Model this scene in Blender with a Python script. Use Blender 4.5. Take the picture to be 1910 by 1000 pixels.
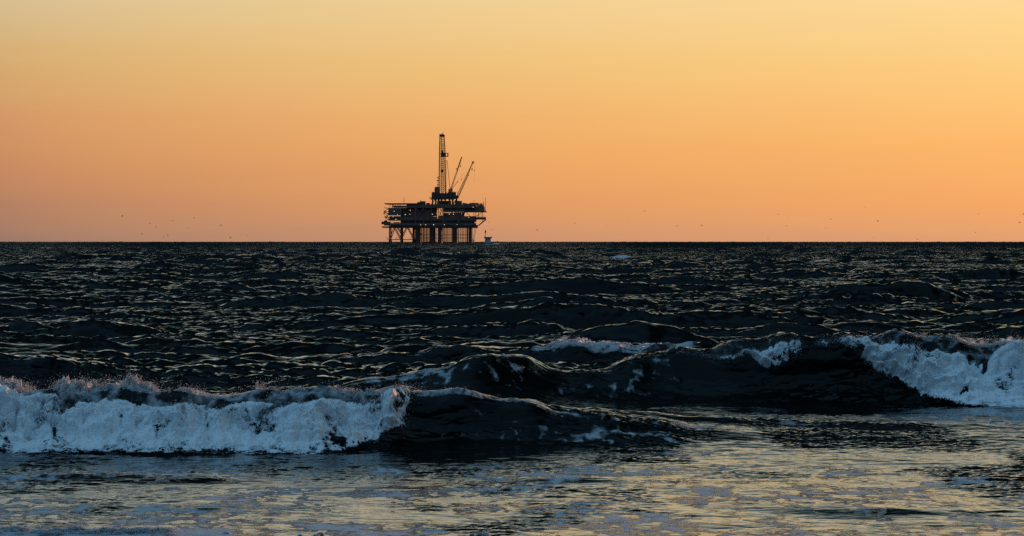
import bpy, bmesh, math, random
import numpy as np

random.seed(7)
RNG = np.random.default_rng(11)
scene = bpy.context.scene
for o in list(bpy.data.objects):
    bpy.data.objects.remove(o)

# ------------------------------------------------------------------ camera, world, sun
F = 6175.0            # focal length in photograph pixels (photo is 1910 wide)
YH = 446.4            # image row of the level direction
EYE = 2.5             # eye height above the water
R2 = 2 * 7.4e6        # twice the earth radius (with refraction)
SUN_AZ = math.radians(38)     # to the right of the viewing direction
SUN_EL = math.radians(2.8)

cam_d = bpy.data.cameras.new('camera')
cam = bpy.data.objects.new('camera', cam_d)
scene.collection.objects.link(cam)
cam_d.sensor_width = 36.0
cam_d.lens = 36.0 * F / 1910.0
cam_d.clip_start = 0.5
cam_d.clip_end = 30000.0
cam.location = (0, 0, EYE)
cam.rotation_euler = (math.pi / 2 - math.atan((500 - YH) / F), 0, 0)
scene.camera = cam

def lin(c, a=1.0):
    out = []
    for v in c:
        v = v / 255.0
        out.append(v / 12.92 if v <= 0.04045 else ((v + 0.055) / 1.055) ** 2.4)
    return (*out, a)

world = bpy.data.worlds.new('World')
scene.world = world
world.use_nodes = True
wn, wl = world.node_tree.nodes, world.node_tree.links
wn.clear()

def math_node(nt, op, a, b=None, c=None, clamp=False):
    n = nt.nodes.new('ShaderNodeMath')
    n.operation = op
    n.use_clamp = clamp
    for i, v in enumerate((a, b, c)):
        if v is None:
            continue
        if isinstance(v, (int, float)):
            n.inputs[i].default_value = v
        else:
            nt.links.new(v, n.inputs[i])
    return n.outputs[0]

def mix_col(nt, fac, a, b):
    n = nt.nodes.new('ShaderNodeMix')
    n.data_type = 'RGBA'
    if isinstance(fac, (int, float)):
        n.inputs[0].default_value = fac
    else:
        nt.links.new(fac, n.inputs[0])
    for k, v in ((6, a), (7, b)):
        if isinstance(v, tuple):
            n.inputs[k].default_value = v
        else:
            nt.links.new(v, n.inputs[k])
    return n.outputs[2]

def ramp(nt, fac, stops, lin_conv=True):
    n = nt.nodes.new('ShaderNodeValToRGB')
    els = n.color_ramp.elements
    while len(els) > 1:
        els.remove(els[-1])
    for i, (p, c) in enumerate(stops):
        e = els[0] if i == 0 else els.new(p)
        e.position = p
        e.color = lin(c) if lin_conv else c
    nt.links.new(fac, n.inputs[0])
    return n.outputs[0]

wt = world.node_tree
tc = wn.new('ShaderNodeTexCoord')
sep = wn.new('ShaderNodeSeparateXYZ')
wl.new(tc.outputs['Generated'], sep.inputs[0])
X_, Y_, Z_ = sep.outputs
# a few very faint streaks of cloud near the horizon bend the elevation a little
mp = wn.new('ShaderNodeMapping')
mp.inputs['Scale'].default_value = (9, 9, 150)
wl.new(tc.outputs['Generated'], mp.inputs[0])
cn = wn.new('ShaderNodeTexNoise')
cn.inputs['Scale'].default_value = 1.6
cn.inputs['Detail'].default_value = 4
wl.new(mp.outputs[0], cn.inputs['Vector'])
zz = math_node(wt, 'ADD', Z_, math_node(wt, 'MULTIPLY', math_node(wt, 'SUBTRACT', cn.outputs[0], 0.5), 0.006))
t_ = math_node(wt, 'SQRT', math_node(wt, 'MAXIMUM', zz, 0.0))
hor = math_node(wt, 'SQRT', math_node(wt, 'ADD', math_node(wt, 'MULTIPLY', X_, X_), math_node(wt, 'ADD', math_node(wt, 'MULTIPLY', Y_, Y_), 1e-6)))
cosd = math_node(wt, 'DIVIDE', math_node(wt, 'ADD', math_node(wt, 'MULTIPLY', X_, math.sin(SUN_AZ)),
                                         math_node(wt, 'MULTIPLY', Y_, math.cos(SUN_AZ))), hor)
ZEN = (100, 146, 178)
left = ramp(wt, t_, [(0, (150, 117, 103)), (.047, (157, 121, 103)), (.104, (176, 126, 100)), (.147, (196, 136, 97)),
                     (.19, (209, 150, 102)), (.233, (212, 171, 114)), (.269, (213, 189, 146)), (.33, (230, 224, 196)),
                     (.42, (158, 174, 174)), (.50, (118, 143, 147)), (.58, (64, 86, 91)), (.66, (20, 31, 35)), (.78, (16, 27, 33)), (.88, (34, 56, 72)), (1, ZEN)])
right = ramp(wt, t_, [(0, (226, 160, 114)), (.047, (231, 162, 112)), (.104, (247, 170, 102)), (.17, (255, 185, 106)),
                      (.225, (255, 205, 127)), (.269, (255, 218, 150)), (.33, (252, 232, 186)), (.42, (180, 184, 174)),
                      (.50, (124, 144, 146)), (.58, (66, 87, 91)), (.66, (22, 32, 35)), (.78, (18, 28, 34)), (.88, (34, 56, 72)), (1, ZEN)])
away = ramp(wt, t_, [(0, (46, 60, 82)), (.2, (62, 86, 110)), (.45, (82, 124, 156)), (.75, (110, 158, 192)), (1, ZEN)])
# factor left -> right across the picture, tuned to the azimuths the camera sees
fr = math_node(wt, 'POWER', math_node(wt, 'DIVIDE', math_node(wt, 'SUBTRACT', cosd, 0.682), 0.195, clamp=True), 0.72)
fa = math_node(wt, 'DIVIDE', math_node(wt, 'SUBTRACT', 0.62, cosd), 0.9, clamp=True)
skyc = mix_col(wt, fa, mix_col(wt, fr, left, right), away)
below = math_node(wt, 'MULTIPLY', math_node(wt, 'ADD', Z_, 0.004), 400.0, clamp=True)
skyc = mix_col(wt, below, lin((22, 32, 40)), skyc)
bg = wn.new('ShaderNodeBackground')
wl.new(skyc, bg.inputs[0])
bg.inputs[1].default_value = 1.0
wo = wn.new('ShaderNodeOutputWorld')
wl.new(bg.outputs[0], wo.inputs[0])

sun_d = bpy.data.lights.new('sun', 'SUN')
sun_d.energy = 3.4
sun_d.angle = math.radians(0.8)
sun_d.color = (1.0, 0.50, 0.30)
sun = bpy.data.objects.new('sun', sun_d)
scene.collection.objects.link(sun)
sun.rotation_euler = (math.pi / 2 - SUN_EL, 0, -SUN_AZ + math.pi)   # shines from the right, low over the sea

vs = scene.view_settings
vs.view_transform = 'Standard'
vs.look = 'None'
vs.exposure = 0.0
vs.gamma = 1.0
scene.cycles.use_denoising = False      # a little grain, as in the photograph
scene.cycles.sample_clamp_direct = 3.0
scene.cycles.sample_clamp_indirect = 2.0
scene.cycles.max_bounces = 6
scene.cycles.diffuse_bounces = 3
scene.cycles.glossy_bounces = 3
scene.cycles.transparent_max_bounces = 12

# ------------------------------------------------------------------ helpers
def tag(o, label=None, cat=None, group=None, kind=None):
    if label: o['label'] = label
    if cat: o['category'] = cat
    if group: o['group'] = group
    if kind: o['kind'] = kind
    return o

def px2x(X, d):
    return (X - 955.0) / F * d

def px2d(Y):
    return EYE * F / (Y - YH)

def hash3(ix, iy, iz, seed):
    h = (ix.astype(np.int64) * 374761393 + iy.astype(np.int64) * 668265263 + iz.astype(np.int64) * 2147483647 + seed * 144665) & 0xFFFFFFFF
    h = ((h ^ (h >> 13)) * 1274126177) & 0xFFFFFFFF
    h = ((h ^ (h >> 16)) * 2246822519) & 0xFFFFFFFF
    return ((h ^ (h >> 15)) & 0xFFFF).astype(np.float32) / 65535.0

def vnoise(x, y, z=None, seed=0):
    x = np.asarray(x, np.float64); y = np.asarray(y, np.float64)
    z = np.zeros_like(x) if z is None else np.asarray(z, np.float64)
    ix, iy, iz = np.floor(x), np.floor(y), np.floor(z)
    fx, fy, fz = x - ix, y - iy, z - iz
    fx = fx * fx * fx * (fx * (fx * 6 - 15) + 10); fy = fy * fy * fy * (fy * (fy * 6 - 15) + 10); fz = fz * fz * (3 - 2 * fz)
    ix, iy, iz = ix.astype(np.int64), iy.astype(np.int64), iz.astype(np.int64)
    r = 0
    for a in (0, 1):
        for b in (0, 1):
            for c in (0, 1):
                w = (fx if a else 1 - fx) * (fy if b else 1 - fy) * (fz if c else 1 - fz)
                r = r + w * hash3(ix + a, iy + b, iz + c, seed)
    return r            # 0..1

def fbm(x, y, z=None, octaves=4, gain=0.5, seed=0, billow=False):
    r, amp, tot = 0, 1.0, 0
    for k in range(octaves):
        s = 2.03 ** k
        n = vnoise(x * s + 17.3 * k, y * s - 9.1 * k, None if z is None else z * s + 4.7 * k, seed + k)
        if billow:
            n = np.abs(2 * n - 1)
        r = r + amp * n
        tot += amp
        amp *= gain
    return r / tot

def sstep(a, b, v):
    t = np.clip((v - a) / (b - a), 0, 1)
    return t * t * (3 - 2 * t)

def mesh_np(name, verts, faces, mats, smooth=True, attrs=None, parent=None):
    """faces: int array (n,k) with k 3 or 4"""
    me = bpy.data.meshes.new(name)
    n, k = faces.shape
    me.vertices.add(len(verts)); me.vertices.foreach_set('co', np.ascontiguousarray(verts, np.float32).ravel())
    me.loops.add(n * k); me.loops.foreach_set('vertex_index', np.ascontiguousarray(faces, np.int32).ravel())
    me.polygons.add(n); me.polygons.foreach_set('loop_start', np.arange(0, n * k, k, dtype=np.int32))
    me.polygons.foreach_set('loop_total', np.full(n, k, np.int32))
    me.polygons.foreach_set('use_smooth', np.full(n, smooth, bool))
    for an, av in (attrs or {}).items():
        a = me.attributes.new(an, 'FLOAT', 'POINT')
        a.data.foreach_set('value', np.ascontiguousarray(av, np.float32).ravel())
    me.update(calc_edges=True)
    me.materials.append(mats)
    o = bpy.data.objects.new(name, me)
    scene.collection.objects.link(o)
    if parent: o.parent = parent
    return o

def grid_faces(nr, nc):
    i = np.arange(nr * nc, dtype=np.int64).reshape(nr, nc)
    return np.stack([i[:-1, :-1], i[:-1, 1:], i[1:, 1:], i[1:, :-1]], -1).reshape(-1, 4)

# ------------------------------------------------------------------ materials
def new_mat(name):
    m = bpy.data.materials.new(name)
    m.use_nodes = True
    m.node_tree.nodes.clear()
    return m, m.node_tree

def node(nt, typ, **inp):
    n = nt.nodes.new(typ)
    for k, v in inp.items():
        k = k.replace('_', ' ')
        s = n.inputs[k]
        if hasattr(v, 'is_output'):
            nt.links.new(v, s)
        else:
            s.default_value = v
    return n

def attr(nt, name):
    n = nt.nodes.new('ShaderNodeAttribute')
    n.attribute_name = name
    return n.outputs['Fac']

def noise(nt, vec, scale, detail=4, rough=0.5, dist=0.0):
    n = node(nt, 'ShaderNodeTexNoise', Vector=vec, Scale=scale, Detail=detail, Roughness=rough, Distortion=dist)
    return n.outputs[0]

def mapping(nt, vec, scale):
    n = nt.nodes.new('ShaderNodeMapping')
    n.inputs['Scale'].default_value = scale
    nt.links.new(vec, n.inputs[0])
    return n.outputs[0]

def maprange(nt, v, a, b, c=0.0, d=1.0, smooth=True):
    n = nt.nodes.new('ShaderNodeMapRange')
    n.interpolation_type = 'SMOOTHSTEP' if smooth else 'LINEAR'
    nt.links.new(v, n.inputs[0])
    for i, x in zip((1, 2, 3, 4), (a, b, c, d)):
        if hasattr(x, 'is_output'): nt.links.new(x, n.inputs[i])
        else: n.inputs[i].default_value = x
    return n.outputs[0]

def out(nt, shader):
    o = nt.nodes.new('ShaderNodeOutputMaterial')
    nt.links.new(shader, o.inputs[0])

# --- sea water with foam
M_SEA, nt = new_mat('sea_water')
co = nt.nodes.new('ShaderNodeTexCoord').outputs['Object']
foam_a, far_a = attr(nt, 'foam'), attr(nt, 'far')
co_s = mapping(nt, co, (1.0, 0.55, 1.0))
n1 = noise(nt, co_s, 7.5, 10, 0.76, 0.5)
vor = nt.nodes.new('ShaderNodeTexVoronoi')
vor.feature = 'DISTANCE_TO_EDGE'
vor.inputs['Scale'].default_value = 4.2
warp = nt.nodes.new('ShaderNodeMix'); warp.data_type = 'VECTOR'
nz = node(nt, 'ShaderNodeTexNoise', Vector=co_s, Scale=4.0, Detail=4.0)
warp.inputs[0].default_value = 0.35
nt.links.new(co_s, warp.inputs[4]); nt.links.new(nz.outputs['Color'], warp.inputs[5])
nt.links.new(warp.outputs[1], vor.inputs['Vector'])
lace = math_node(nt, 'SUBTRACT', 1.0, math_node(nt, 'MULTIPLY', vor.outputs['Distance'], 3.2), clamp=True)
pat = math_node(nt, 'ADD', math_node(nt, 'MULTIPLY', n1, 0.74), math_node(nt, 'MULTIPLY', lace, 0.26))
thr = math_node(nt, 'SUBTRACT', 0.80, math_node(nt, 'MULTIPLY', foam_a, 0.62))
fm = maprange(nt, pat, thr, math_node(nt, 'ADD', thr, 0.22))
fm = math_node(nt, 'MULTIPLY', fm, maprange(nt, foam_a, 0.02, 0.25))
fine = noise(nt, mapping(nt, co, (1, 0.7, 1)), 16, 3, 0.6)
finer = noise(nt, co, 60, 3, 0.6)
nearf = math_node(nt, 'SUBTRACT', 1.0, far_a, clamp=True)
hgt = math_node(nt, 'ADD', math_node(nt, 'MULTIPLY', fine, 0.0022), math_node(nt, 'MULTIPLY', finer, 0.0004))
hgt = math_node(nt, 'ADD', hgt, math_node(nt, 'MULTIPLY', math_node(nt, 'MULTIPLY', fm, n1), 0.03))
bump = node(nt, 'ShaderNodeBump', Strength=nearf, Distance=1.0, Height=hgt)
rough = math_node(nt, 'ADD', 0.05, math_node(nt, 'MULTIPLY', far_a, 0.10))
# ripples too small for the mesh: they tilt the surface by themselves, more so on the open water
rip = node(nt, 'ShaderNodeTexNoise', Vector=mapping(nt, co, (0.7, 1.0, 1.0)), Scale=4.5, Detail=6.0, Roughness=0.7)
v1 = nt.nodes.new('ShaderNodeVectorMath'); v1.operation = 'SUBTRACT'
nt.links.new(rip.outputs['Color'], v1.inputs[0]); v1.inputs[1].default_value = (0.5, 0.55, 0.5)   # wind waves are steeper on the shore side
v2 = nt.nodes.new('ShaderNodeVectorMath'); v2.operation = 'MULTIPLY'
nt.links.new(v1.outputs[0], v2.inputs[0]); v2.inputs[1].default_value = (1.6, 3.6, 0.0)
v3 = nt.nodes.new('ShaderNodeVectorMath'); v3.operation = 'SCALE'
nt.links.new(v2.outputs[0], v3.inputs[0]); nt.links.new(attr(nt, 'ruffle'), v3.inputs['Scale'])
v4 = nt.nodes.new('ShaderNodeVectorMath'); v4.operation = 'ADD'
lean = nt.nodes.new('ShaderNodeCombineXYZ')
nt.links.new(math_node(nt, 'MULTIPLY', attr(nt, 'lean'), -1.0), lean.inputs[1])
v6 = nt.nodes.new('ShaderNodeVectorMath'); v6.operation = 'ADD'
nt.links.new(v3.outputs[0], v6.inputs[0]); nt.links.new(lean.outputs[0], v6.inputs[1])
nt.links.new(bump.outputs[0], v4.inputs[0]); nt.links.new(v6.outputs[0], v4.inputs[1])
v5 = nt.nodes.new('ShaderNodeVectorMath'); v5.operation = 'NORMALIZE'
nt.links.new(v4.outputs[0], v5.inputs[0])
wat = node(nt, 'ShaderNodeBsdfPrincipled', Base_Color=(0.0010, 0.0032, 0.0032, 1), Roughness=rough, IOR=1.33, Normal=v5.outputs[0])
wat.inputs['Specular IOR Level'].default_value = 0.30
fb = node(nt, 'ShaderNodeBsdfPrincipled', Base_Color=(0.62, 0.66, 0.70, 1), Roughness=0.8, Normal=bump.outputs[0])
fb.inputs['Specular IOR Level'].default_value = 0.2
mx = nt.nodes.new('ShaderNodeMixShader')
nt.links.new(math_node(nt, 'MULTIPLY', fm, math_node(nt, 'ADD', 0.30, math_node(nt, 'MULTIPLY', foam_a, 0.6))), mx.inputs[0])
nt.links.new(wat.outputs[0], mx.inputs[1]); nt.links.new(fb.outputs[0], mx.inputs[2])
out(nt, mx.outputs[0])

# --- thick surf foam, frayed where it thins out
M_FOAM, nt = new_mat('surf_foam')
co = nt.nodes.new('ShaderNodeTexCoord').outputs['Object']
cov = attr(nt, 'cover')
a1 = noise(nt, co, 9, 8, 0.68, 0.4)
a2 = noise(nt, mapping(nt, co, (1, 1, 0.5)), 45, 4, 0.65)
pat = math_node(nt, 'ADD', math_node(nt, 'MULTIPLY', a1, 0.6), math_node(nt, 'MULTIPLY', a2, 0.4))
thr = math_node(nt, 'SUBTRACT', 0.80, math_node(nt, 'MULTIPLY', cov, 0.55))
al = maprange(nt, pat, thr, math_node(nt, 'ADD', thr, 0.07))
bump = node(nt, 'ShaderNodeBump', Strength=0.35, Distance=0.02, Height=a2)
fcol = mix_col(nt, maprange(nt, math_node(nt, 'ADD', pat, math_node(nt, 'MULTIPLY', math_node(nt, 'SUBTRACT', cov, 0.62), 0.42)), 0.34, 0.62), (0.20, 0.28, 0.33, 1), (0.90, 0.91, 0.92, 1))  # thin foam is greyer; shade between the mounds is painted in with it
fb = node(nt, 'ShaderNodeBsdfPrincipled', Base_Color=fcol, Roughness=0.85, Normal=bump.outputs[0])
fb.inputs['Specular IOR Level'].default_value = 0.2
tr = nt.nodes.new('ShaderNodeBsdfTransparent')
mx = nt.nodes.new('ShaderNodeMixShader')
tl = node(nt, 'ShaderNodeBsdfTranslucent', Color=(0.85, 0.85, 0.85, 1))
m2 = nt.nodes.new('ShaderNodeMixShader'); nt.links.new(math_node(nt, 'MULTIPLY', attr(nt, 'thin'), 0.5), m2.inputs[0])
nt.links.new(fb.outputs[0], m2.inputs[1]); nt.links.new(tl.outputs[0], m2.inputs[2])
nt.links.new(al, mx.inputs[0]); nt.links.new(tr.outputs[0], mx.inputs[1]); nt.links.new(m2.outputs[0], mx.inputs[2])
out(nt, mx.outputs[0])

# --- spray droplets
M_SPRAY, nt = new_mat('spray_droplets')
fb = node(nt, 'ShaderNodeBsdfPrincipled', Base_Color=(0.84, 0.85, 0.86, 1), Roughness=0.5)
tl = node(nt, 'ShaderNodeBsdfTranslucent', Color=(0.90, 0.90, 0.90, 1))
mx = nt.nodes.new('ShaderNodeMixShader'); mx.inputs[0].default_value = 0.5
nt.links.new(fb.outputs[0], mx.inputs[1]); nt.links.new(tl.outputs[0], mx.inputs[2])
out(nt, mx.outputs[0])

def paint(name, col, rough=0.6, metal=0.0, var=0.35, scale=0.35):
    m, nt = new_mat(name)
    co = nt.nodes.new('ShaderNodeTexCoord').outputs['Object']
    n = noise(nt, mapping(nt, co, (1, 1, 0.4)), scale, 5, 0.65)
    c = mix_col(nt, maprange(nt, n, 0.35, 0.7), (*[v * (1 - var) for v in col], 1), (*[min(1, v * (1 + var)) for v in col], 1))
    b = node(nt, 'ShaderNodeBsdfPrincipled', Base_Color=c, Roughness=rough, Metallic=metal)
    out(nt, b.outputs[0])
    return m

M_STEEL = paint('weathered_steel', (0.16, 0.070, 0.045))
M_RUST = paint('rusty_red_steel', (0.24, 0.070, 0.045))
M_GREY = paint('grey_cladding', (0.085, 0.080, 0.074))
M_PALE = paint('pale_galvanised_steel', (0.17, 0.165, 0.16))
M_DARK = paint('black_steel', (0.070, 0.030, 0.018))
M_CRANE = paint('crane_orange', (0.50, 0.15, 0.05))  # plain orange for one crane and the guy of the other
M_WHITE = paint('white_boat_paint', (0.22, 0.25, 0.28), 0.4)
M_HULL = paint('dark_boat_paint', (0.02, 0.03, 0.045), 0.4)
M_GLASS = paint('dark_window_glass', (0.01, 0.012, 0.015), 0.1)
M_BIRD = paint('dark_plumage', (0.02, 0.016, 0.014), 0.8, var=0.2, scale=8)
M_LAMP, nt = new_mat('work_lamp')
e = nt.nodes.new('ShaderNodeEmission')
e.inputs[0].default_value = (1.0, 0.93, 0.80, 1); e.inputs[1].default_value = 2.2
out(nt, e.outputs[0])

# ------------------------------------------------------------------ the sea: wave spectrum
def ocean_tile(N, L, lam_peak, lam_min, rms, spread, seed, wind=math.radians(-84), slope=3.6):
    rng = np.random.default_rng(seed)
    k1 = 2 * np.pi * np.fft.fftfreq(N, L / N)
    kx, ky = np.meshgrid(k1, k1)                 # [y, x]
    k = np.hypot(kx, ky); k[0, 0] = 1
    kp = 2 * np.pi / lam_peak
    cs = (kx * math.cos(wind) + ky * math.sin(wind)) / k
    amp = k ** (-slope / 2) * np.exp(-0.6 * (kp / k) ** 3)
    amp *= (np.abs(cs) ** spread + 0.05)
    amp[k > 2 * np.pi / lam_min] = 0
    amp[0, 0] = 0
    sp = amp * (rng.standard_normal((N, N)) + 1j * rng.standard_normal((N, N)))
    h = np.fft.ifft2(sp)
    s = rms / np.std(h.real)
    hx = np.fft.ifft2(-1j * kx / k * sp).real * s
    hy = np.fft.ifft2(-1j * ky / k * sp).real * s
    return (h.real * s).astype(np.float32), hx.astype(np.float32), hy.astype(np.float32), L, N

T_SWELL = ocean_tile(1024, 331.0, 14.0, 0.8, 0.165, 2.6, 3, slope=3.25)
T_CHOP = ocean_tile(1024, 47.0, 3.0, 0.10, 0.058, 1.5, 5, wind=math.radians(-80), slope=3.1)
T_RIPPLE = ocean_tile(512, 7.3, 0.55, 0.04, 0.0080, 2.0, 8, wind=math.radians(-98), slope=2.75)

def sample(tile, x, y):
    h, hx, hy, L, N = tile
    u = np.mod(x / L, 1.0) * N; v = np.mod(y / L, 1.0) * N
    iu = u.astype(np.int64); iv = v.astype(np.int64)
    fu = (u - iu).astype(np.float32); fv = (v - iv).astype(np.float32)
    iu %= N; iv %= N
    iu1 = (iu + 1) % N; iv1 = (iv + 1) % N
    r = []
    for a in (h, hx, hy):
        r.append((a[iv, iu] * (1 - fu) + a[iv, iu1] * fu) * (1 - fv) + (a[iv1, iu] * (1 - fu) + a[iv1, iu1] * fu) * fv)
    return r

# ------------------------------------------------------------------ the waves that stand in the photograph
class Wave:
    """one shoaling wave: crest line, height along it, back and front widths, forward push of the crest"""
    def __init__(self, d0, crest, back, front, push, expo=2.2, line=None):
        self.d0, self.back, self.front, self.push, self.expo = d0, back, front, push, expo
        # crest given as picture rows
        self.hx = np.array([px2x(X, d0) for X, _ in crest])
        self.hz = np.array([max(0.0, EYE - (Y - YH) / F * (d0 - push * 0.5)) for _, Y in crest])
        ln = line or [(0, d0)]
        self.lx = np.array([px2x(X, d0) for X, _ in ln]); self.ld = np.array([d for _, d in ln])
    def H(self, x):
        return np.interp(x, self.hx, self.hz) * (1 + 0.05 * np.sin(x * 3.1 + self.d0) + 0.04 * np.sin(x * 7.7))
    def dc(self, x):
        return np.interp(x, self.lx, self.ld) + 0.10 * np.sin(x * 1.3 + self.d0) + 0.05 * np.sin(x * 3.7)
    def prof(self, s):
        return np.where(s > 0, 1.0 / (1.0 + (np.abs(s) / self.back) ** 2) ** 1.1, np.exp(-(np.abs(s) / self.front) ** self.expo))
    def disp(self, x, y):
        s = y - self.dc(x)
        h = self.prof(s); H = self.H(x)
        return H * h, -self.push * np.clip(H / self.hz.max(), 0, 1) ** 1.4 * h ** 1.4
    def face(self, x, q):
        """a point of the front face at height fraction q (0..1)"""
        q = np.clip(q, 0.004, 0.9999)
        s = -self.front * (-np.log(q)) ** (1 / self.expo)
        H = self.H(x)
        y = self.dc(x) + s - self.push * np.clip(H / self.hz.max(), 0, 1) ** 1.4 * q ** 1.4
        return y, H * q

W_LEFT = Wave(40.6, [(-900, 724), (0, 726), (200, 722), (420, 728), (600, 726), (760, 722), (900, 739), (1000, 746),
                     (1100, 766), (1200, 784), (1300, 800), (1500, 812), (1750, 816), (2200, 816), (3200, 816)],
              2.2, 1.15, 0.95, line=[(-900, 40.7), (700, 40.6), (1000, 40.8), (1300, 41.2), (2200, 41.6)])
W_RIGHT = Wave(52.0, [(-400, 752), (300, 745), (500, 735), (620, 716), (700, 704), (780, 690), (850, 668), (920, 655), (985, 668),
                      (1060, 692), (1130, 686), (1200, 668), (1270, 652), (1400, 640), (1500, 627), (1600, 628), (1700, 632), (1910, 636), (2600, 640)],
               2.0, 1.28, 1.15, line=[(-400, 51.0), (850, 50.6), (1270, 53.0), (1500, 52.4), (1910, 51.3), (2600, 51.0)])
W_BACK = Wave(60.5, [(-200, 690), (500, 682), (620, 672), (760, 655), (850, 648), (900, 655), (980, 645), (1040, 637), (1150, 637), (1260, 643), (1330, 655), (1450, 668), (2400, 680)],
              1.6, 1.2, 0.9)
W_BACK2 = Wave(70.0, [(800, 670), (1000, 640), (1130, 622), (1190, 620), (1240, 632), (1330, 650), (1500, 668)], 1.2, 1.5, 0.9)
W_FARL = Wave(57.0, [(-400, 660), (0, 660), (80, 664), (160, 678), (260, 692), (500, 700)], 1.8, 1.3, 0.9)
W_MIDL = Wave(73.0, [(60, 668), (200, 655), (290, 634), (370, 628), (460, 640), (560, 655), (700, 665)], 1.8, 1.6, 1.0)
W_M2 = Wave(95.0, [(540, 625), (620, 592), (700, 586), (790, 596), (900, 622)], 2.2, 2.0, 1.1)
W_M3 = Wave(165.0, [(640, 556), (740, 536), (830, 528), (930, 531), (1010, 550)], 3.0, 3.0, 1.6)
W_M4 = Wave(205.0, [(1500, 540), (1620, 516), (1750, 511), (1850, 512), (1990, 520), (2100, 535)], 3.5, 3.4, 1.8)
W_M5 = Wave(330.0, [(330, 502), (380, 488), (430, 485), (490, 490), (540, 500)], 5, 5, 2.2)
W_M6 = Wave(112.0, [(120, 600), (190, 588), (260, 584), (340, 592), (420, 606)], 2.2, 2.2, 1.2)
W_M7 = Wave(140.0, [(-200, 560), (0, 546), (90, 542), (180, 552), (300, 566)], 2.4, 2.4, 1.3)
W_M8 = Wave(128.0, [(1420, 570), (1530, 560), (1640, 553), (1760, 556), (1850, 570)], 2.4, 2.4, 1.3)
W_FORE = Wave(34.3, [(-600, 893), (60, 890), (200, 884), (360, 887), (520, 900), (900, 902), (1000, 888), (1080, 884), (1180, 893), (1300, 902), (1560, 896), (1700, 894), (1900, 902), (2600, 906)],
              0.8, 0.55, 0.25)
W_STEP = Wave(42.6, [(900, 815), (1100, 798), (1300, 792), (1500, 800), (1600, 796), (1800, 802), (1950, 806), (2600, 810)], 0.9, 0.5, 0.3)
W_FORE2 = Wave(30.9, [(-600, 946), (0, 947), (200, 942), (420, 940), (640, 946), (900, 948), (1120, 943), (1300, 947), (1500, 942), (1640, 938), (1760, 945), (2600, 948)], 1.0, 0.6, 0.2, line=[(0, 31.2), (420, 30.8), (1000, 31.6), (1700, 30.6)])
W_CAP = Wave(420.0, [(1080, 494), (1130, 480), (1155, 477), (1185, 480), (1230, 494)], 4.5, 4.5, 2.0)
W_TOE = Wave(28.0, [(-900, 985), (0, 988), (60, 994), (280, 991), (420, 994), (560, 998), (900, 999), (1600, 1000)], 0.7, 0.35, 0.1)
WAVES = [W_LEFT, W_RIGHT, W_BACK, W_BACK2, W_FARL, W_MIDL, W_M2, W_M3, W_M4, W_M5, W_M6, W_M7, W_M8, W_FORE, W_FORE2, W_STEP, W_TOE, W_CAP]

# steep wind waves scattered over the open water: (x, y, height, half crest length)
WIND = []
_r = np.random.default_rng(29)
_d = 84.0
while _d < 900:
    for _k in range(int(_r.integers(1, 4))):
        _x = _r.uniform(-0.24, 0.24) * _d
        WIND.append((_x, _d + _r.normal(0, 0.03 * _d), _r.uniform(0.18, 0.50), _r.uniform(1.5, 5.5) * (1 + _d / 500), _r.uniform(-.25, .25)))
    _d *= 1.045

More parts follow.
